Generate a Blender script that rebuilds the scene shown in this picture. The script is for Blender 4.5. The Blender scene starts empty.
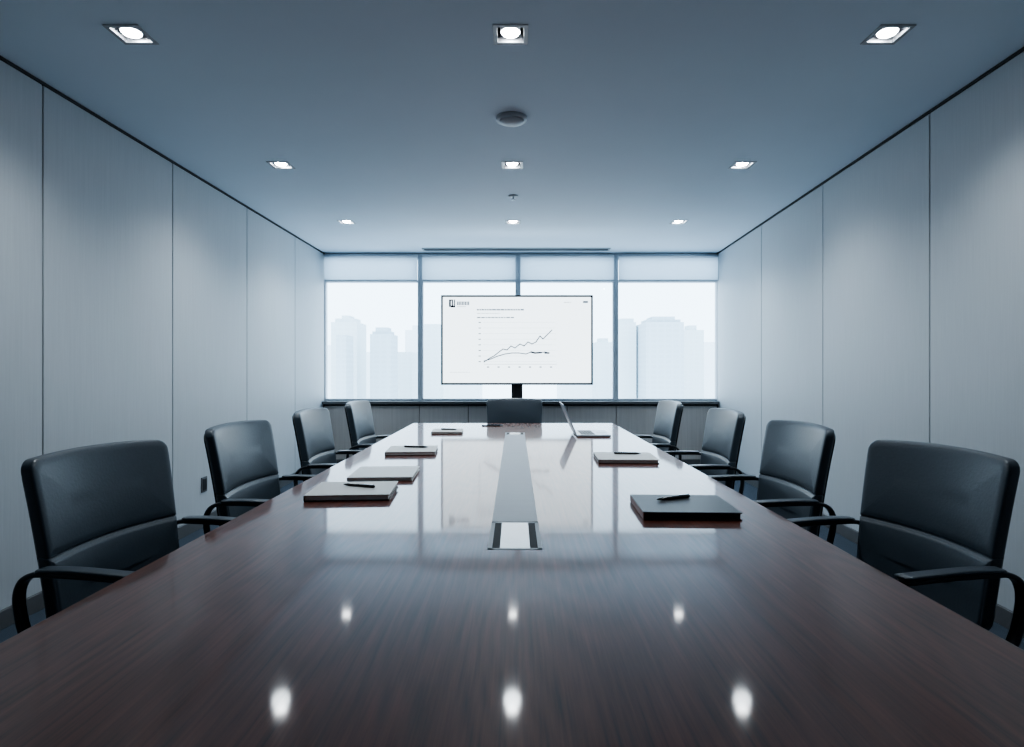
import bpy, bmesh, math, random
from mathutils import Vector, Matrix
random.seed(4)
scene = bpy.context.scene
COL = scene.collection

# ------------------------------------------------------------------ materials
def new_mat(name):
    m = bpy.data.materials.new(name); m.use_nodes = True
    nt = m.node_tree
    return m, nt, nt.nodes["Principled BSDF"]

def simple(name, col, rough=0.5, metal=0.0, spec=0.5, noise=0.0, nscale=40.0, bump=0.0, coat=0.0):
    m, nt, b = new_mat(name)
    b.inputs["Base Color"].default_value = (*col, 1)
    b.inputs["Roughness"].default_value = rough
    b.inputs["Metallic"].default_value = metal
    b.inputs["Specular IOR Level"].default_value = spec
    b.inputs["Coat Weight"].default_value = coat
    tc = nt.nodes.new("ShaderNodeTexCoord")
    n = nt.nodes.new("ShaderNodeTexNoise"); n.inputs["Scale"].default_value = nscale
    n.inputs["Detail"].default_value = 4
    nt.links.new(tc.outputs["Object"], n.inputs["Vector"])
    if noise > 0:
        mx = nt.nodes.new("ShaderNodeMix"); mx.data_type = 'RGBA'
        mx.inputs["A"].default_value = (*[c*(1-noise) for c in col], 1)
        mx.inputs["B"].default_value = (*[min(1, c*(1+noise)) for c in col], 1)
        nt.links.new(n.outputs["Fac"], mx.inputs["Factor"])
        nt.links.new(mx.outputs["Result"], b.inputs["Base Color"])
    if bump > 0:
        bp = nt.nodes.new("ShaderNodeBump"); bp.inputs["Strength"].default_value = bump
        bp.inputs["Distance"].default_value = 0.002
        nt.links.new(n.outputs["Fac"], bp.inputs["Height"])
        nt.links.new(bp.outputs["Normal"], b.inputs["Normal"])
    return m

def grain(name, c1, c2, scale, rough, spec=0.5, coat=0.0, coat_r=0.1, rings=False):
    m, nt, b = new_mat(name)
    tc = nt.nodes.new("ShaderNodeTexCoord")
    mp = nt.nodes.new("ShaderNodeMapping"); mp.inputs["Scale"].default_value = scale
    nt.links.new(tc.outputs["Object"], mp.inputs["Vector"])
    n = nt.nodes.new("ShaderNodeTexNoise"); n.inputs["Scale"].default_value = 1.0
    n.inputs["Detail"].default_value = 8; n.inputs["Roughness"].default_value = 0.65
    nt.links.new(mp.outputs["Vector"], n.inputs["Vector"])
    fac = n.outputs["Fac"]
    if rings:
        mp2 = nt.nodes.new("ShaderNodeMapping"); mp2.inputs["Scale"].default_value = (2.6, 0.6, 1)
        nt.links.new(tc.outputs["Object"], mp2.inputs["Vector"])
        n2 = nt.nodes.new("ShaderNodeTexNoise"); n2.inputs["Scale"].default_value = 1.0
        n2.inputs["Detail"].default_value = 1.0
        nt.links.new(mp2.outputs["Vector"], n2.inputs["Vector"])
        mu = nt.nodes.new("ShaderNodeMath"); mu.operation = 'MULTIPLY'; mu.inputs[1].default_value = 150.0
        nt.links.new(n2.outputs["Fac"], mu.inputs[0])
        sn = nt.nodes.new("ShaderNodeMath"); sn.operation = 'SINE'
        nt.links.new(mu.outputs[0], sn.inputs[0])
        ma = nt.nodes.new("ShaderNodeMath"); ma.operation = 'MULTIPLY_ADD'
        ma.inputs[1].default_value = 0.05
        nt.links.new(sn.outputs[0], ma.inputs[0]); nt.links.new(n.outputs["Fac"], ma.inputs[2])
        fac = ma.outputs[0]
    r = nt.nodes.new("ShaderNodeValToRGB")
    r.color_ramp.elements[0].position = 0.26; r.color_ramp.elements[0].color = (*c1, 1)
    r.color_ramp.elements[1].position = 0.74; r.color_ramp.elements[1].color = (*c2, 1)
    nt.links.new(fac, r.inputs["Fac"]); nt.links.new(r.outputs["Color"], b.inputs["Base Color"])
    b.inputs["Roughness"].default_value = rough
    b.inputs["Specular IOR Level"].default_value = spec
    b.inputs["Coat Weight"].default_value = coat
    b.inputs["Coat Roughness"].default_value = coat_r
    return m

def emit(name, col, s):
    m, nt, b = new_mat(name)
    b.inputs["Base Color"].default_value = (0, 0, 0, 1)
    b.inputs["Roughness"].default_value = 0.4
    b.inputs["Emission Color"].default_value = (*col, 1)
    b.inputs["Emission Strength"].default_value = s
    return m

M_wallL = grain("grey_wood_panel", (0.43, 0.46, 0.485), (0.49, 0.52, 0.545), (120, 120, 3), 0.5, 0.35)
M_low = grain("low_panel", (0.42, 0.40, 0.385), (0.52, 0.50, 0.48), (60, 60, 1.6), 0.5, 0.3)
M_gap = simple("dark_gap", (0.02, 0.022, 0.025), 0.8)
M_ceil = simple("painted_ceiling", (0.66, 0.75, 0.83), 0.9, spec=0.2, noise=0.02, nscale=3)
M_floor = simple("carpet", (0.05, 0.065, 0.085), 0.95, spec=0.1, noise=0.5, nscale=300, bump=0.6)
M_table = grain("dark_walnut", (0.040, 0.0115, 0.0075), (0.155, 0.046, 0.029), (90, 3.0, 20), 0.40, 0.15, 0.70, 0.06, rings=True)
M_table.node_tree.nodes["Principled BSDF"].inputs["Coat IOR"].default_value = 1.42
M_tabled = grain("dark_walnut_edge", (0.03, 0.012, 0.009), (0.07, 0.028, 0.02), (6, 3, 60), 0.35)
M_leather = simple("black_leather", (0.052, 0.071, 0.090), 0.38, spec=0.6, noise=0.12, nscale=120, bump=0.2)
M_armmat = simple("dark_frame", (0.05, 0.056, 0.063), 0.28, metal=0.6, noise=0.1)
M_chrome = simple("steel", (0.45, 0.47, 0.5), 0.22, metal=1.0, noise=0.05)
M_plastic = simple("black_plastic", (0.012, 0.013, 0.015), 0.4, noise=0.1)
M_slot = simple("black_slot", (0.006, 0.006, 0.008), 0.6, spec=0.1, noise=0.1)
M_brush = grain("brushed_aluminium", (0.36, 0.40, 0.44), (0.43, 0.47, 0.51), (3, 120, 3), 0.65, 0.25)
M_plate = simple("polished_plate", (0.8, 0.81, 0.82), 0.25, metal=0.5, noise=0.03)
M_frame = simple("window_frame_metal", (0.50, 0.55, 0.60), 0.45, metal=0.1, noise=0.05)
M_sill = simple("dark_sill", (0.10, 0.105, 0.11), 0.4, noise=0.1)
M_paper = simple("paper", (0.80, 0.80, 0.78), 0.8, noise=0.03, nscale=200)
M_greycov = simple("pale_grey_cover", (0.50, 0.50, 0.49), 0.55, noise=0.05, nscale=150)
M_beige = simple("pale_cover", (0.55, 0.56, 0.56), 0.5, noise=0.05, nscale=150)
M_browncov = simple("dark_brown_cover", (0.06, 0.035, 0.028), 0.5, noise=0.1)
M_redcov = simple("red_brown_cover", (0.16, 0.05, 0.04), 0.5, noise=0.1)
M_blackcov = simple("black_cover", (0.010, 0.013, 0.018), 0.45, noise=0.2, nscale=150, bump=0.2)
M_pen = simple("pen_black", (0.01, 0.01, 0.012), 0.2, noise=0.1)
M_lapt = simple("laptop_shell", (0.50, 0.55, 0.60), 0.35, metal=0.5, noise=0.03)
M_keys = simple("laptop_keys", (0.03, 0.033, 0.037), 0.5, noise=0.1)
M_glassdark = simple("device_glass", (0.02, 0.03, 0.045), 0.08, noise=0.05)
M_lamp = emit("lamp_lens", (0.96, 0.98, 1.0), 55.0)
M_refl = simple("lamp_reflector", (0.35, 0.37, 0.40), 0.35, metal=0.5, noise=0.03)
M_trimw = simple("lamp_trim", (0.36, 0.38, 0.40), 0.4, metal=0.4, noise=0.03)
M_touch = simple("touchpad_grey", (0.35, 0.38, 0.41), 0.35, metal=0.3, noise=0.03)
M_det = simple("detector_plastic", (0.48, 0.53, 0.57), 0.5, noise=0.03)
M_bezel = simple("display_bezel", (0.015, 0.022, 0.032), 0.3, noise=0.1)
M_screen = emit("screen_white", (0.80, 0.92, 1.0), 3.2)
M_ink = simple("screen_ink_dark", (0.04, 0.06, 0.10), 0.6, noise=0.1)
M_ink2 = simple("screen_ink_grey", (0.35, 0.42, 0.5), 0.6, noise=0.1)
M_ink3 = emit("screen_ink_pale", (0.72, 0.83, 0.92), 1.5)

# blind fabric (translucent)
M_blind, nt, b = new_mat("blind_fabric")
tr = nt.nodes.new("ShaderNodeBsdfTranslucent"); tr.inputs["Color"].default_value = (0.80, 0.86, 0.90, 1)
df = nt.nodes.new("ShaderNodeBsdfDiffuse"); 
wv = nt.nodes.new("ShaderNodeTexNoise"); wv.inputs["Scale"].default_value = 80
rr = nt.nodes.new("ShaderNodeValToRGB")
rr.color_ramp.elements[0].color = (0.7, 0.74, 0.78, 1); rr.color_ramp.elements[1].color = (0.76, 0.8, 0.84, 1)
nt.links.new(wv.outputs["Fac"], rr.inputs["Fac"]); nt.links.new(rr.outputs["Color"], df.inputs["Color"])
mx = nt.nodes.new("ShaderNodeMixShader"); mx.inputs[0].default_value = 0.25
nt.links.new(tr.outputs[0], mx.inputs[1]); nt.links.new(df.outputs[0], mx.inputs[2])
nt.links.new(mx.outputs[0], nt.nodes["Material Output"].inputs["Surface"])

# thin glass
M_glass, nt, b = new_mat("window_glass")
tr = nt.nodes.new("ShaderNodeBsdfTransparent"); tr.inputs["Color"].default_value = (0.97, 0.985, 1, 1)
gl = nt.nodes.new("ShaderNodeBsdfGlossy"); gl.inputs["Roughness"].default_value = 0.02
mx = nt.nodes.new("ShaderNodeMixShader"); mx.inputs[0].default_value = 0.05
nt.links.new(tr.outputs[0], mx.inputs[1]); nt.links.new(gl.outputs[0], mx.inputs[2])
nt.links.new(mx.outputs[0], nt.nodes["Material Output"].inputs["Surface"])

def facade(name, col, k):
    m, nt, b = new_mat(name)
    tc = nt.nodes.new("ShaderNodeTexCoord")
    sp = nt.nodes.new("ShaderNodeSeparateXYZ"); nt.links.new(tc.outputs["Object"], sp.inputs[0])
    cb = nt.nodes.new("ShaderNodeCombineXYZ")
    nt.links.new(sp.outputs["X"], cb.inputs["X"]); nt.links.new(sp.outputs["Z"], cb.inputs["Y"])
    br = nt.nodes.new("ShaderNodeTexBrick"); br.inputs["Scale"].default_value = 1.0
    br.offset = 0.0
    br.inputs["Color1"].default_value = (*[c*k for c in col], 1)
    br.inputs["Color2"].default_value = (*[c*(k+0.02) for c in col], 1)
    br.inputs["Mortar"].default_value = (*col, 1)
    br.inputs["Brick Width"].default_value = 0.8; br.inputs["Row Height"].default_value = 0.55
    br.inputs["Mortar Size"].default_value = 0.12
    nt.links.new(cb.outputs[0], br.inputs["Vector"])
    nt.links.new(br.outputs["Color"], b.inputs["Base Color"])
    b.inputs["Roughness"].default_value = 1.0; b.inputs["Specular IOR Level"].default_value = 0
    return m

# ------------------------------------------------------------------ mesh builder
class MB:
    def __init__(self): self.bm = bmesh.new(); self.smooth = set()
    def _merge(self, tmp, mi, smooth, mat4=None):
        if mat4 is not None: bmesh.ops.transform(tmp, matrix=mat4, verts=tmp.verts)
        vm = {}
        for v in tmp.verts: vm[v] = self.bm.verts.new(v.co)
        for f in tmp.faces:
            try:
                nf = self.bm.faces.new([vm[v] for v in f.verts])
                nf.material_index = mi; nf.smooth = smooth
            except ValueError: pass
        tmp.free()
    def box(self, x0, x1, y0, y1, z0, z1, mi=0, bevel=0.0, seg=2, rot=None):
        t = bmesh.new()
        bmesh.ops.create_cube(t, size=1)
        for v in t.verts:
            v.co = Vector(((x0+x1)/2+v.co.x*(x1-x0), (y0+y1)/2+v.co.y*(y1-y0), (z0+z1)/2+v.co.z*(z1-z0)))
        if bevel > 0:
            bmesh.ops.bevel(t, geom=list(t.edges), offset=bevel, segments=seg, affect='EDGES', profile=0.5)
        self._merge(t, mi, False, rot)
        return self
    def lathe(self, prof, n=24, mi=0, smooth=True, mat4=None):
        t = bmesh.new(); rings = []
        for r, z in prof:
            if r < 1e-6: rings.append([t.verts.new((0, 0, z))])
            else: rings.append([t.verts.new((r*math.cos(2*math.pi*i/n), r*math.sin(2*math.pi*i/n), z)) for i in range(n)])
        for a, b_ in zip(rings[:-1], rings[1:]):
            for i in range(n):
                j = (i+1) % n
                q = [a[i % len(a)], a[j % len(a)], b_[j % len(b_)], b_[i % len(b_)]]
                u = []
                for v in q:
                    if v not in u: u.append(v)
                if len(u) >= 3: t.faces.new(u)
        bmesh.ops.recalc_face_normals(t, faces=t.faces)
        self._merge(t, mi, smooth, mat4)
        return self
    def tube(self, pts, a, b_, side, n=12, mi=0, square=False):
        """sweep ellipse (a along fixed side vector, b along in-plane normal)"""
        t = bmesh.new(); rings = []
        pts = [Vector(p) for p in pts]; side = Vector(side).normalized()
        for i, p in enumerate(pts):
            tg = (pts[min(i+1, len(pts)-1)] - pts[max(i-1, 0)]).normalized()
            nr = tg.cross(side).normalized()
            ring = []
            for k in range(n):
                an = 2*math.pi*k/n
                c, s = math.cos(an), math.sin(an)
                if square:
                    c = math.copysign(abs(c)**0.5, c); s = math.copysign(abs(s)**0.5, s)
                ring.append(t.verts.new(p + side*a*c + nr*b_*s))
            rings.append(ring)
        for r0, r1 in zip(rings[:-1], rings[1:]):
            for k in range(n):
                t.faces.new([r0[k], r0[(k+1) % n], r1[(k+1) % n], r1[k]])
        t.faces.new(rings[0]); t.faces.new(rings[-1])
        bmesh.ops.recalc_face_normals(t, faces=t.faces)
        self._merge(t, mi, True)
        return self
    def cushion(self, w, h, T, radii, e, pillow, mapper, mi=0, back_flat=True):
        """radii: tl,tr,br,bl ; mapper(u,v,n)->Vector"""
        def ring(d):
            W, H = w/2-d, h/2-d
            cs = []
            for (sx, sy), r, a0 in (((1, 1), radii[1], 0), ((-1, 1), radii[0], 90), ((-1, -1), radii[3], 180), ((1, -1), radii[2], 270)):
                r = max(r-d*0.6, 0.002); r = min(r, W*0.95, H*0.95)
                cx, cy = sx*(W-r), sy*(H-r)
                cs.append([(cx+r*math.cos(math.radians(a0+90*k/6)), cy+r*math.sin(math.radians(a0+90*k/6))) for k in range(7)])
            out = []
            for i in range(4):
                out += cs[i]
                p, q = cs[i][-1], cs[(i+1) % 4][0]
                for k in range(1, 10):
                    f = k/10; out.append((p[0]*(1-f)+q[0]*f, p[1]*(1-f)+q[1]*f))
            return out
        D = min(w, h)/2
        layers = []
        ins = [D*0.97, D*0.8, D*0.62, D*0.45, D*0.3, D*0.18, D*0.1]
        for d in ins:
            layers.append((d, -T/2 - (0 if back_flat else pillow*(1-(1-d/D)**2))))
        for k in range(5, -1, -1):
            a = math.radians(90*k/5); layers.append((e*(1-math.cos(a)), -(T/2-e+e*math.sin(a))))
        for k in range(0, 6):
            a = math.radians(90*k/5); layers.append((e*(1-math.cos(a)), (T/2-e+e*math.sin(a))))
        for d in reversed(ins):
            layers.append((d, T/2+pillow*(1-(1-d/D)**2)))
        t = bmesh.new()
        rs = [[t.verts.new(mapper(u, v, n)) for u, v in ring(d)] for d, n in layers]
        N = len(rs[0])
        for r0, r1 in zip(rs[:-1], rs[1:]):
            for k in range(N):
                t.faces.new([r0[k], r0[(k+1) % N], r1[(k+1) % N], r1[k]])
        t.faces.new(rs[0]); t.faces.new(rs[-1])
        bmesh.ops.recalc_face_normals(t, faces=t.faces)
        self._merge(t, mi, True)
        return self
    def quad(self, ps, mi=0):
        self.bm.faces.new([self.bm.verts.new(p) for p in ps]).material_index = mi
        return self
    def done(self, name, mats, parent=None, loc=(0, 0, 0), rz=0.0, **props):
        me = bpy.data.meshes.new(name); self.bm.to_mesh(me); self.bm.free()
        for m in (mats if isinstance(mats, (list, tuple)) else [mats]): me.materials.append(m)
        o = bpy.data.objects.new(name, me); COL.objects.link(o)
        o.location = loc; o.rotation_euler = (0, 0, rz)
        if parent: o.parent = parent
        for k, v in props.items(): o[k] = v
        return o

def empty(name, loc=(0, 0, 0), rz=0.0, **props):
    o = bpy.data.objects.new(name, None); COL.objects.link(o)
    o.empty_display_size = 0.1
    o.location = loc; o.rotation_euler = (0, 0, rz)
    for k, v in props.items(): o[k] = v
    return o

def copy_thing(root, loc, rz, label=None, scale=None):
    kids = [c for c in bpy.data.objects if c.parent == root]
    n = root.copy(); COL.objects.link(n)
    n.location = loc; n.rotation_euler = (0, 0, rz)
    if scale: n.scale = scale
    if label: n["label"] = label
    for k in kids:
        c = k.copy(); COL.objects.link(c); c.parent = n
        for g in [q for q in bpy.data.objects if q.parent == k]:
            gg = g.copy(); COL.objects.link(gg); gg.parent = c
    return n

def catmull(pts, n=8):
    P = [Vector(p) for p in pts]; P = [P[0]*2-P[1]] + P + [P[-1]*2-P[-2]]
    out = []
    for i in range(1, len(P)-2):
        for k in range(n):
            t = k/n
            out.append(0.5*((2*P[i]) + (-P[i-1]+P[i+1])*t + (2*P[i-1]-5*P[i]+4*P[i+1]-P[i+2])*t*t + (-P[i-1]+3*P[i]-3*P[i+1]+P[i+2])*t**3))
    out.append(P[-2]); return out

S = dict(kind="structure")
H = 2.75; YB = 7.76; YF = -1.9
XL = -2.47
RA = math.atan(0.0494); RX0 = 2.375-2.8*0.0494

# ------------------------------------------------------------------ room shell
MB().box(-2.75, 2.95, YF-0.1, YB+0.3, -0.1, 0).done("floor", M_floor, **S)

# ceiling with square holes for the downlights
LX = (-1.72, -0.02, 1.67); LY = (2.69, 4.41, 6.12); HW = 0.062
xs = sorted([-2.75, 2.95] + [x+s*HW for x in LX for s in (-1, 1)])
ys = sorted([YF-0.1, YB+0.3] + [y+s*HW for y in LY for s in (-1, 1)])
cb = MB()
for i in range(len(xs)-1):
    for j in range(len(ys)-1):
        if i % 2 == 1 and j % 2 == 1: continue
        for z in (H, H+0.02):
            cb.quad([(xs[i], ys[j], z), (xs[i], ys[j+1], z), (xs[i+1], ys[j+1], z), (xs[i+1], ys[j], z)])
bmesh.ops.remove_doubles(cb.bm, verts=cb.bm.verts, dist=1e-4)
cb.done("ceiling", M_ceil, **S)

# left wall
w = MB(); w.box(XL-0.12, XL-0.012, YF, YB+0.1, 0, H, mi=1)
js = [-1.66, -0.46, 0.74, 1.94, 3.14, 4.33, 5.53, 6.74]
ed = [YF]+js+[YB+0.1]
for a, c in zip(ed[:-1], ed[1:]):
    w.box(XL-0.015, XL, a+0.005, c-0.005, 0.09, H-0.015, 0, 0.002, 1)
w.done("wall_left", [M_wallL, M_gap], **S)
# right wall
w = MB(); w.box(0.012, 0.12, YF, YB+0.14, 0, H, mi=1)
js = [-1.9, -0.55, 0.8, 2.15, 3.49, 4.83, 6.2]
ed = js+[YB+0.14]
for a, c in zip(ed[:-1], ed[1:]):
    w.box(0, 0.015, a+0.005, c-0.005, 0.09, H-0.015, 0, 0.002, 1)
w.done("wall_right", [M_wallL, M_gap], loc=(RX0, 0, 0), rz=-RA, **S)
# wall behind the camera
MB().box(-2.75, 2.95, YF-0.1, YF, 0, H).done("wall_front", M_wallL, **S)
# low wall under windows
w = MB(); w.box(-2.6, 2.8, YB-0.03, YB+0.16, 0, 0.80, mi=1)
for a, c in ((-2.46, -1.86), (-1.86, -1.23), (-1.23, -0.6), (-0.6, 0.04), (0.04, 0.67), (0.67, 1.3), (1.3, 1.95), (1.95, 2.6)):
    w.box(a+0.004, c-0.004, YB-0.05, YB-0.028, 0.09, 0.775, 0, 0.002, 1)
w.done("wall_back", [M_low, M_gap], **S)
MB().box(-2.47, 2.61, YB-0.10, YB+0.16, 0.80, 0.835, bevel=0.003).done("trim_1", M_sill, **S)
# header strip above the windows
MB().box(-2.6, 2.8, YB, YB+0.16, 2.70, H).done("trim_2", M_frame, **S)
# black strips standing in for the shade in the ceiling/wall gap
MB().box(XL-0.01, XL+0.010, YF, YB, H-0.016, H-0.001).done("gap_shade_left", M_gap, **S)
MB().box(-0.010, 0.01, YF, YB, H-0.016, H-0.001).done("gap_shade_right", M_gap, loc=(RX0, 0, 0), rz=-RA, **S)
# baseboards
MB().box(XL-0.01, XL+0.012, YF, YB-0.05, 0, 0.09, bevel=0.003).done("baseboard_left", M_sill, **S)
MB().box(-0.012, 0.01, YF, YB-0.05, 0, 0.09, bevel=0.003).done("baseboard_right", M_sill, loc=(RX0, 0, 0), rz=-RA, **S)
MB().box(-2.44, 2.56, YB-0.062, YB-0.045, 0, 0.09, bevel=0.003).done("baseboard_back", M_sill, **S)

# ------------------------------------------------------------------ windows + blinds
bays = [(-2.49, -1.228), (-1.228, 0.039), (0.039, 1.306), (1.306, 2.65)]
for i, (a, c) in enumerate(bays):
    w = MB(); f = 0.035; y0, y1 = YB+0.02, YB+0.10
    w.box(a, a+f, y0, y1, 0.835, 2.70, 0, 0.003, 1)
    w.box(c-f, c, y0, y1, 0.835, 2.70, 0, 0.003, 1)
    w.box(a+f, c-f, y0, y1, 0.835, 0.865, 0, 0.003, 1)
    w.box(a+f, c-f, y0, y1, 2.67, 2.70, 0, 0.003, 1)
    w.box(a+f, c-f, y0, y1, 2.375, 2.405, 0, 0.003, 1)
    w.quad([(a+f, YB+0.06, 0.86), (c-f, YB+0.06, 0.86), (c-f, YB+0.06, 2.68), (a+f, YB+0.06, 2.68)], 1)
    w.done("window_%d" % (i+1), [M_frame, M_glass], **S)
    r = empty("roller_blind", ((a+c)/2, YB-0.02, 2.70), label="pale grey roller blind raised to the top of the window", category="window blind", group="roller blinds on the window wall")
    hw = (c-a)/2-0.032
    MB().box(-hw, hw, -0.001, 0.001, -0.30, -0.01).done("fabric", M_blind, r)
    MB().box(-hw, hw, -0.009, 0.009, -0.318, -0.30, bevel=0.003).done("bottom_bar", M_frame, r)
    MB().lathe([(0, -hw), (0.02, -hw), (0.02, hw), (0, hw)], 16, mat4=Matrix.Translation((0, 0.004, 0.018)) @ Matrix.Rotation(math.pi/2, 4, 'Y')).done("roller_tube", M_frame, r)

# ------------------------------------------------------------------ skyline
def building(px0, px1, ptop, d, mat, steps=None, label="hazy pale high-rise tower in the city skyline"):
    k = d/600.0
    x0, x1, zt = (px0-515)*k, (px1-515)*k, 1.25+(369-ptop)*k
    cx, hw = (x0+x1)/2, (x1-x0)/2
    m = MB(); m.box(-hw, hw, 0, hw*1.6+2, 0, zt+45)
    if steps:
        z = zt+45
        for fr, hh in steps:
            m.box(-hw*fr, hw*fr, 0.6, hw*1.2+1, z, z+hh*k); z += hh*k
    m.done("skyscraper", mat, loc=(cx, d, -45), label=label, category="building", group="hazy city skyline")
F1 = facade("facade_near", (0.48, 0.56, 0.61), 0.94)  # aerial haze is put into the facade colours, paler with distance
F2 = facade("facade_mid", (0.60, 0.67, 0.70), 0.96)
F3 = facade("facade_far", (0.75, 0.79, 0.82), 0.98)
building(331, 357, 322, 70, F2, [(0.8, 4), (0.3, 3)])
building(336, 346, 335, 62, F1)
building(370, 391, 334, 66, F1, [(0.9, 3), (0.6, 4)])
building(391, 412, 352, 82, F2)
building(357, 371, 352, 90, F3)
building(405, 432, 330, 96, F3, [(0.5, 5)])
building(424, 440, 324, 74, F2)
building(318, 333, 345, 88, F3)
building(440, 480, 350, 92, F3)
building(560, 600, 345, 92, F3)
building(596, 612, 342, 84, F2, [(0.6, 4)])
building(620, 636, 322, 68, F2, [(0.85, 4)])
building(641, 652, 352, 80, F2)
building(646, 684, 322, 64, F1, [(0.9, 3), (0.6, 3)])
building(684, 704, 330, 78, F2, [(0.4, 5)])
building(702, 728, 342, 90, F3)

# ------------------------------------------------------------------ conference table
TXc, THW = -0.017, 0.926
table = empty("conference_table", (TXc, 3.0, 0), label="long dark walnut conference table with a glossy top", category="table")
Y0, Y1 = 0.42-3.0, 5.55-3.0
MB().box(-THW, THW, Y0, Y1, 0.708, 0.75, bevel=0.006, seg=3).done("table_top", M_table, table)
MB().box(-THW+0.18, THW-0.18, Y0+0.12, Y1-0.20, 0.64, 0.708, bevel=0.003).done("apron", M_tabled, table)
for yy in (-1.7, 0.0, 1.7):
    MB().box(-0.38, 0.38, yy-0.3, yy+0.3, 0, 0.64, bevel=0.006).done("pedestal", M_tabled, table)
# cable channel, let almost flush into the top
MB().box(-0.075, 0.075, 1.965-3, 4.555-3, 0.745, 0.7506).done("cable_channel_cover", M_brush, table, loc=(0.017, 0, 0), label="brushed aluminium cable channel strip")
for (ya, yb) in ((1.66-3, 1.96-3), (4.56-3, 4.72-3)):
    q = MB()
    q.box(-0.076, 0.076, ya, yb, 0.7400, 0.7503, 1)
    for s in (-1, 1):
        q.box(s*0.070-0.006, s*0.070+0.006, ya, yb, 0.7501, 0.7508, 0)
    q.box(-0.076, 0.076, ya, ya+0.012, 0.7501, 0.7508, 0)
    q.box(-0.076, 0.076, yb-0.012, yb, 0.7501, 0.7508, 0)
    q.box(-0.042, 0.042, ya+0.012, yb-0.012, 0.7501, 0.7508, 2)
    q.done("socket_box", [M_brush, M_slot, M_plate], table, loc=(0.017, 0, 0), label="aluminium cable socket box with two black slots")

# ------------------------------------------------------------------ chair
def make_chair():
    root = empty("conference_chair", (0, 0, 0), label="black leather conference chair with dark curved armrests", category="chair", group="black leather chairs around the table")
    def back(sc):
        def f(u, v, n):
            s = sc+v
            wsc = 0.925+0.085*(s/0.5)
            x = u*wsc
            y = -0.215-0.055*(s/0.5)-0.025*(s/0.5)**2 + 0.038*(x/0.27)**2 + n
            z = 0.49+s*1.0-0.010*(x/0.27)**2*(s/0.5)
            return Vector((x, y, z))
        return f
    MB().cushion(0.54, 0.282, 0.044, (0.036, 0.036, 0.004, 0.004), 0.011, 0.006, back(0.369)).done("backrest", M_leather, root)
    MB().cushion(0.54, 0.232, 0.044, (0.004, 0.004, 0.05, 0.05), 0.011, 0.006, back(0.112)).done("lower_backrest", M_leather, root)
    def shell(u, v, n): 
        p = back(0.25)(u, v, n); p.y -= 0.027; return p
    MB().cushion(0.51, 0.485, 0.012, (0.04,)*4, 0.005, 0.0, shell).done("back_shell", M_plastic, root)
    def seatm(u, v, n):
        z = 0.455+n + 0.02*(u/0.26)**2 - 0.035*(max(0, v-0.08)/0.16)**2
        return Vector((u, 0.01+v, z))
    MB().cushion(0.52, 0.47, 0.065, (0.06, 0.06, 0.07, 0.07), 0.022, 0.014, seatm).done("seat", M_leather, root)
    MB().box(-0.2, 0.2, -0.18, 0.18, 0.395, 0.43, 0, 0.008).box(-0.06, 0.06, -0.12, 0.12, 0.36, 0.40, 0, 0.008).done("seat_pan", M_plastic, root)
    DZ = -0.019
    for s in (-1, 1):
        X = s*0.290
        path = catmull([(X, 0.125, 0.696+DZ), (X, 0.0, 0.702+DZ), (X, -0.13, 0.704+DZ), (X, -0.205, 0.700+DZ), (X*0.995, -0.245, 0.670+DZ), (X*0.985, -0.256, 0.59), (X*0.975, -0.230, 0.49), (X*0.96, -0.17, 0.425), (X*0.9, -0.08, 0.408), (X*0.66, -0.03, 0.405)], 8)
        m = MB().tube(path, 0.017, 0.008, (1, 0, 0), 14, square=True)
        m.done("armrest_frame", M_armmat, root)
        pad = catmull([(X, 0.128, 0.709+DZ), (X, 0.0, 0.715+DZ), (X, -0.1, 0.717+DZ), (X, -0.18, 0.714+DZ)], 6)
        MB().tube(pad, 0.022, 0.006, (1, 0, 0), 14, square=True).done("armrest_pad", M_leather, root)
    # base
    m = MB().lathe([(0, 0.06), (0.035, 0.06), (0.035, 0.13), (0.028, 0.14), (0.028, 0.25), (0.018, 0.25), (0.018, 0.37), (0, 0.37)], 20)
    for k in range(5):
        a = 2*math.pi*k/5+0.3
        dv = Vector((math.cos(a), math.sin(a), 0)); sd = Vector((-math.sin(a), math.cos(a), 0))
        m.tube([dv*0.02+Vector((0, 0, 0.105)), dv*0.15+Vector((0, 0, 0.095)), dv*0.28+Vector((0, 0, 0.068))], 0.017, 0.012, sd, 10)
    m.done("swivel_base", M_chrome, root)
    for k in range(5):
        a = 2*math.pi*k/5+0.3
        R = Matrix.Translation((0.28*math.cos(a), 0.28*math.sin(a), 0.027)) @ Matrix.Rotation(a+0.6, 4, 'Z') @ Matrix.Rotation(math.pi/2, 4, 'X')
        mm = MB()
        for s in (-1, 1):
            mm.lathe([(0, s*0.006), (0.027, s*0.006), (0.027, s*0.018), (0.018, s*0.022), (0, s*0.022)], 16, mat4=R)
        mm.lathe([(0, 0.03), (0.006, 0.03), (0.006, 0.06), (0, 0.06)], 8, mat4=Matrix.Translation((0.28*math.cos(a), 0.28*math.sin(a), 0)))
        mm.done("caster", M_plastic, root)
    return root

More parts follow.
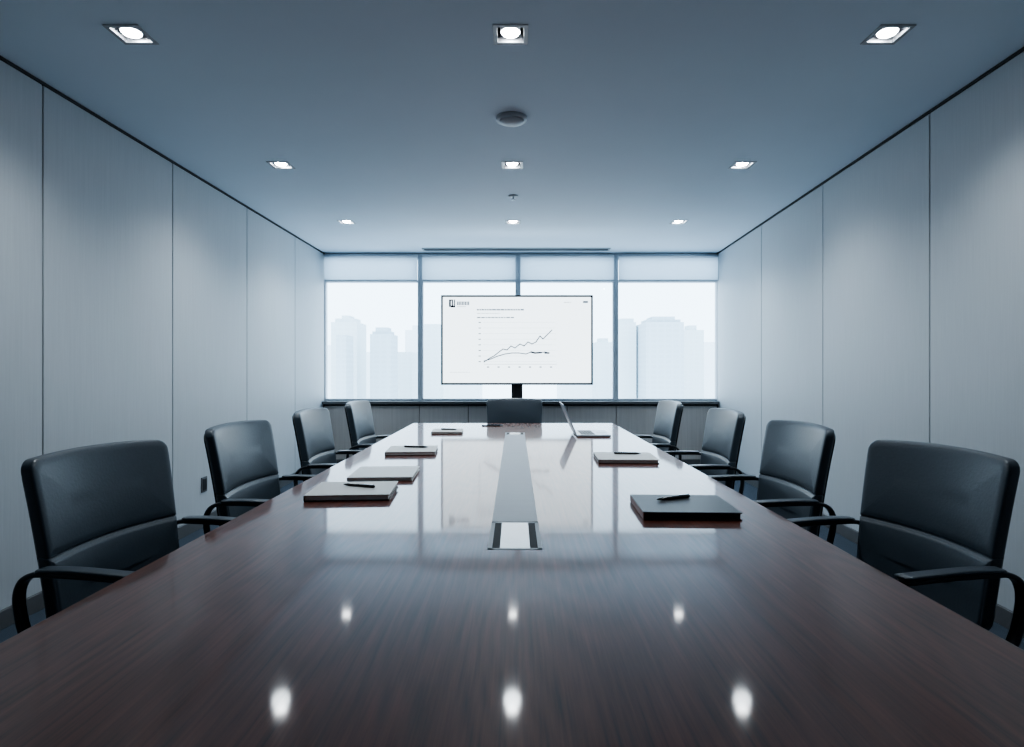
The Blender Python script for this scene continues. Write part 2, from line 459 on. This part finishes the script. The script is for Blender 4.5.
chair = make_chair()
PL = [(-1.088, 1.92, 8), (-1.03, 2.80, 3), (-1.01, 3.75, 0), (-0.96, 4.66, 1)]
PR = [(1.115, 1.915, 9), (1.07, 2.80, 3), (1.045, 3.72, 0), (0.95, 4.68, 1)]
first = True
for (x, y, t) in PL:
    rz = -math.pi/2 - math.radians(t)
    if first:
        chair.location = (x, y, 0); chair.rotation_euler = (0, 0, rz); first = False
    else: copy_thing(chair, (x, y, 0), rz)
for (x, y, t) in PR:
    copy_thing(chair, (x, y, 0), math.pi/2 + math.radians(t))
copy_thing(chair, (-0.005, 5.78, 0), math.pi, label="black leather conference chair at the head of the table", scale=(1.03, 1, 0.955))

# ------------------------------------------------------------------ display on stand
DY = 7.0
disp = empty("presentation_display", (0.023, DY, 0), label="large flat display on a floor stand showing a line chart", category="display screen")
zc = 1.588; hw, hh = 0.885, 0.523
f = MB()
f.box(-hw, hw, -0.02, 0.03, zc-hh, zc+hh, 0, 0.004)
f.box(-0.5, 0.5, 0.03, 0.06, zc-0.3, zc+0.3, 0, 0.008)
f.done("housing", M_bezel, disp)
sw, sh = hw-0.024, hh-0.024
scr = MB().box(-sw, sw, -0.0225, -0.019, zc-sh, zc+sh).done("screen", M_screen, disp, label="bright white screen with a line chart")
k = DY*0.997/600
def sp(px, py): return ((px-517)*k, 1.25+(369-py)*k)
g = MB(); YS = -0.0235
def bar(x0, y0, x1, y1, mi):
    a, b2 = sp(x0, y0), sp(x1, y1)
    g.quad([(a[0], YS, b2[1]), (b2[0], YS, b2[1]), (b2[0], YS, a[1]), (a[0], YS, a[1])], mi)
def poly(pts, wd, mi, dy=0):
    for p, q in zip(pts[:-1], pts[1:]):
        a, b2 = Vector(sp(*p)), Vector(sp(*q)); d = (b2-a); nrm = Vector((-d.y, d.x)).normalized()*wd/2
        e = d.normalized()*wd*0.3
        g.quad([(c.x, YS-dy, c.y) for c in (a-nrm-e, b2-nrm+e, b2+nrm+e, a+nrm-e)], mi)
bar(449, 299.5, 451, 307, 0); bar(451.8, 299.5, 453.2, 307.5, 0); bar(451, 305.5, 455.2, 307.5, 0); bar(454, 299.5, 455.2, 306, 0); bar(449, 299.5, 453, 300.8, 0)
x = 457.0
for wdt in (1.4, 1.6, 1.2, 1.6, 1.4, 1.5, 1.3, 1.5):
    bar(x, 301.5, x+wdt*0.8, 305.2, 1); x += wdt+0.15
bar(457, 306.3, 466, 307.0, 2)
def words(x0, x1, y, h, mi):
    x = x0; 
    while x < x1:
        wdt = random.uniform(1.2, 4.0); wdt = min(wdt, x1-x)
        bar(x, y, x+wdt, y+h, mi); x += wdt+0.7
words(477, 524, 309, 1.5, 1); words(477, 500, 313, 0.8, 2); words(477, 514, 317, 1.1, 1)
words(564, 571, 302, 0.9, 2); bar(583, 301, 588, 303, 1); words(450, 470, 372, 0.5, 2)
for i in range(8):
    y = 322+i*5.6
    bar(478.5, y, 481, y+0.9, 1); bar(483, y+0.3, 556, y+0.5, 3)
for i in range(7):
    x = 487+i*10.5; bar(x, 366.5, x+2.2, 367.6, 1)
bar(484, 364, 557, 364.5, 2)
poly([(484, 362), (490, 358), (494, 356), (499, 352), (503, 349), (507, 350), (511, 346), (515, 348), (520, 344), (524, 346), (528, 342), (532, 344), (536, 342), (540, 336), (543, 339), (548, 334), (552, 330)], 0.012, 1)
poly([(484, 361), (491, 359), (498, 356), (505, 354), (512, 353), (519, 353), (526, 354), (531, 352), (538, 353), (545, 352), (549, 353)], 0.012, 1, 0.0004)
poly([(531, 352), (535, 353), (541, 352.6)], 0.020, 0, 0.0008)
poly([(545, 353), (549, 353)], 0.020, 0, 0.0008)
g.done("chart", [M_ink, M_ink2, M_ink3, M_ink3], scr)
MB().box(-0.065, 0.065, 0.0, 0.06, 0.90, 1.075, 0, 0.004).box(-0.045, 0.045, 0.005, 0.055, 0.03, 0.92, 0, 0.004).done("stand_pole", M_plastic, disp)
MB().box(-0.45, 0.45, -0.25, 0.35, 0.0, 0.03, 0, 0.006).done("stand_foot", M_plastic, disp)

# ------------------------------------------------------------------ ceiling fixtures
SPOT = 52.0
def downlight():
    r = empty("recessed_downlight", (0, 0, H), label="square recessed ceiling downlight, switched on", category="ceiling light", group="recessed downlights in the ceiling")
    t = MB(); o, i = 0.078, 0.060
    for a in ((-o, o, -o, -i), (-o, o, i, o), (-o, -i, -i, i), (i, o, -i, i)):
        t.box(a[0], a[1], a[2], a[3], -0.004, -0.0005)
    t.done("trim_frame", M_trimw, r)
    h = MB(); d = 0.065; i2 = 0.052
    for s0 in range(4):
        R = Matrix.Rotation(s0*math.pi/2, 4, 'Z')
        h.quad([R @ Vector(p) for p in ((-i, -i, -0.001), (i, -i, -0.001), (i2, -i2, d), (-i2, -i2, d))])
    h.quad([(-i2, -i2, d), (i2, -i2, d), (i2, i2, d), (-i2, i2, d)])
    h.done("reflector_housing", M_refl, r)
    l = MB().lathe([(0, -0.006), (0.020, -0.004), (0.036, 0.002), (0.042, 0.010), (0.042, 0.014), (0, 0.014)], 28)
    l.done("lamp", M_lamp, r)
    l = MB().lathe([(0.0425, 0.008), (0.046, 0.008), (0.046, 0.064), (0.0425, 0.064)], 28)
    l.done("lamp_ring", M_trimw, r)
    ld = bpy.data.lights.new("spot_lamp", 'SPOT'); ld.energy = SPOT; ld.spot_size = math.radians(140); ld.spot_blend = 1.0
    ld.shadow_soft_size = 0.06; ld.color = (0.87, 0.95, 1.0)
    lo = bpy.data.objects.new("lamp_light", ld); COL.objects.link(lo); lo.parent = r; lo.location = (0, 0, -0.065)
    return r
dl = downlight(); k0 = True
for y in LY:
    for x in LX:
        if k0: dl.location = (x, y, H); k0 = False
        else: copy_thing(dl, (x, y, H), 0)

r = empty("smoke_detector", (-0.02, 3.58, H), label="round grey smoke detector fixed to the ceiling", category="smoke detector")
MB().lathe([(0, -0.02), (0.088, -0.02), (0.092, -0.012), (0.092, 0.0), (0, 0.0)], 40).done("base_ring", M_det, r)
MB().lathe([(0, -0.042), (0.04, -0.040), (0.066, -0.031), (0.074, -0.02), (0, -0.02)], 40).done("sensor_dome", M_det, r)
r = empty("sprinkler_head", (-0.015, 5.2, H), label="small white ceiling sprinkler head", category="sprinkler")
MB().lathe([(0, -0.008), (0.04, -0.008), (0.044, 0.0), (0, 0)], 24).done("escutcheon", M_det, r)
MB().lathe([(0, -0.035), (0.018, -0.035), (0.018, -0.03), (0.006, -0.03), (0.008, -0.008), (0, -0.008)], 16).done("nozzle", M_chrome, r)
r = empty("linear_air_vent", (0.015, 7.5, H), label="long dark linear slot air vent in the ceiling", category="air vent")
MB().box(-1.17, 1.17, -0.07, -0.045, -0.012, 0).box(-1.17, 1.17, 0.045, 0.07, -0.012, 0).box(-1.17, -1.15, -0.045, 0.045, -0.012, 0).box(1.15, 1.17, -0.045, 0.045, -0.012, 0).done("vent_frame", M_trimw, r)
MB().box(-1.15, 1.15, -0.045, 0.045, -0.004, 0).box(-1.15, 1.15, -0.018, -0.012, -0.01, -0.004).box(-1.15, 1.15, 0.012, 0.018, -0.01, -0.004).done("vent_slot", M_gap, r)

# wall outlet
r = empty("wall_outlet", (XL, 4.76, 0.335), label="dark wall power outlet plate on the panelled wall", category="power outlet")
MB().box(0, 0.008, -0.043, 0.043, -0.06, 0.06, 0, 0.003).done("plate", M_sill, r)
MB().box(0.008, 0.0115, -0.028, 0.028, -0.045, 0.045, 0, 0.001, 1).done("socket", M_plastic, r)

# ------------------------------------------------------------------ desk objects
TZ = 0.7508
def notebook(name, loc, rz, w, d, t, top, bottom, label, pages=None):
    r = empty(name, (loc[0], loc[1], TZ), math.radians(rz), label=label, category="notebook")
    MB().box(-w/2, w/2, -d/2, d/2, 0, 0.004, 0, 0.0015, 1).box(-w/2, -w/2+0.004, -d/2, d/2, 0.004, t-0.004, 0).done("bottom_cover", bottom, r)
    p = MB().box(-w/2+0.004, w/2-0.006, -d/2+0.005, d/2-0.005, 0.004, t-0.004, 0)
    p.done("page_block", pages or M_paper, r)
    MB().box(-w/2, w/2, -d/2, d/2, t-0.004, t, 0, 0.0015, 1).done("top_cover", top, r)
    return r
def pen(loc, rz, L=0.15, label="slim black ballpoint pen lying on a notebook"):
    r = empty("pen", (loc[0], loc[1], loc[2]), math.radians(rz), label=label, category="pen", group="pens on notebooks")
    R = Matrix.Translation((0, 0, 0.006)) @ Matrix.Rotation(math.pi/2, 4, 'Y')
    MB().lathe([(0, -L/2), (0.0012, -L/2), (0.005, -L/2+0.018), (0.006, -L/2+0.03), (0.006, L/2-0.004), (0.004, L/2), (0, L/2)], 14, mat4=R).done("barrel", M_pen, r)
    MB().box(L/2-0.05, L/2-0.004, -0.0015, 0.0015, 0.012, 0.0135).box(L/2-0.008, L/2-0.004, -0.0015, 0.0015, 0.008, 0.0135).done("clip", M_chrome, r)

notebook("notebook", (-0.645, 2.40), 4, 0.32, 0.27, 0.024, M_greycov, M_browncov, "thick notebook with a pale grey cover and dark brown base")
pen((-0.63, 2.42, TZ+0.024), 160+180)
notebook("notebook", (-0.610, 2.82), 3, 0.29, 0.30, 0.018, M_beige, M_greycov, "closed pale grey notebook beside another notebook")
notebook("notebook", (-0.615, 3.60), 4, 0.29, 0.28, 0.022, M_greycov, M_browncov, "grey notebook with a dark base")
pen((-0.60, 3.64, TZ+0.022), 170)
notebook("notebook", (-0.53, 4.72), 3, 0.24, 0.24, 0.018, M_greycov, M_browncov, "small grey notebook with a dark base")
pen((-0.52, 4.74, TZ+0.018), 172, 0.13)
notebook("notebook", (0.605, 3.30), -2, 0.32, 0.28, 0.022, M_greycov, M_browncov, "pale grey notebook with a dark brown base")
pen((0.63, 3.36, TZ+0.022), 175)
nb = notebook("leather_notebook", (0.592, 2.12), -2, 0.325, 0.28, 0.026, M_blackcov, M_redcov, "closed black leather notebook with red-brown edges", pages=M_blackcov)
pen((0.575, 2.18, TZ+0.026), 25, 0.15, "slim black ballpoint pen lying on a leather notebook")
# phone
r = empty("smartphone", (-0.20, 5.28, TZ), math.radians(78), label="dark smartphone lying flat on the table", category="phone")
MB().box(-0.045, 0.045, -0.085, 0.085, 0, 0.009, 0, 0.003).done("phone_body", M_plastic, r)
MB().box(-0.041, 0.041, -0.081, 0.081, 0.009, 0.0095, 0).done("phone_screen", M_glassdark, r)
# laptop, hinge along local x, base forward = local -y
r = empty("laptop", (0.455, 4.57, TZ), math.radians(90), label="open silver laptop on the conference table", category="laptop")
MB().box(-0.175, 0.175, -0.25, 0.0, 0.002, 0.016, 0, 0.004).box(-0.15, 0.15, -0.23, -0.2, 0, 0.002).box(-0.15, 0.15, -0.05, -0.02, 0, 0.002).done("laptop_base", M_lapt, r)
kb = MB()
for i in range(12):
    for j in range(5):
        kb.box(-0.145+i*0.0245, -0.145+i*0.0245+0.021, -0.035-j*0.021-0.018, -0.035-j*0.021, 0.016, 0.0175)
kb.done("keyboard", M_keys, r, kind="stuff")
MB().box(-0.05, 0.05, -0.235, -0.165, 0.016, 0.0165).done("touchpad", M_touch, r)
tilt = math.radians(24)
R = Matrix.Translation((0, 0.004, 0.016)) @ Matrix.Rotation(-tilt, 4, 'X')
MB().box(-0.175, 0.175, -0.004, 0.004, 0, 0.245, 0, 0.003, rot=R).done("laptop_lid", M_lapt, r)
MB().box(-0.167, 0.167, -0.0048, -0.0040, 0.01, 0.237, 0, rot=R).done("laptop_screen", M_glassdark, r)

# ------------------------------------------------------------------ daylight
wd = bpy.data.worlds.new("World"); scene.world = wd; wd.use_nodes = True
bg = wd.node_tree.nodes["Background"]
bg.inputs["Color"].default_value = (0.65, 0.84, 1.0, 1); bg.inputs["Strength"].default_value = 5.4
pl = bpy.data.lights.new("window_portal", 'AREA'); pl.shape = 'RECTANGLE'; pl.size = 5.2; pl.size_y = 1.95
pl.cycles.is_portal = True
po = bpy.data.objects.new("window_portal", pl); COL.objects.link(po)
po.location = (0.08, YB+0.18, 1.76); po.rotation_euler = (math.radians(-90), 0, 0)

# ------------------------------------------------------------------ camera
cd = bpy.data.cameras.new("camera"); cd.sensor_width = 36; cd.lens = 36*600/1024
cd.shift_x = -3/1024; cd.shift_y = -4.5/1024; cd.clip_end = 500
co = bpy.data.objects.new("camera", cd); COL.objects.link(co)
co.location = (0, 0, 1.25); co.rotation_euler = (math.pi/2, 0, 0)
scene.camera = co
try: scene.view_settings.look = 'AgX - Medium High Contrast'
except Exception as e: print(e)
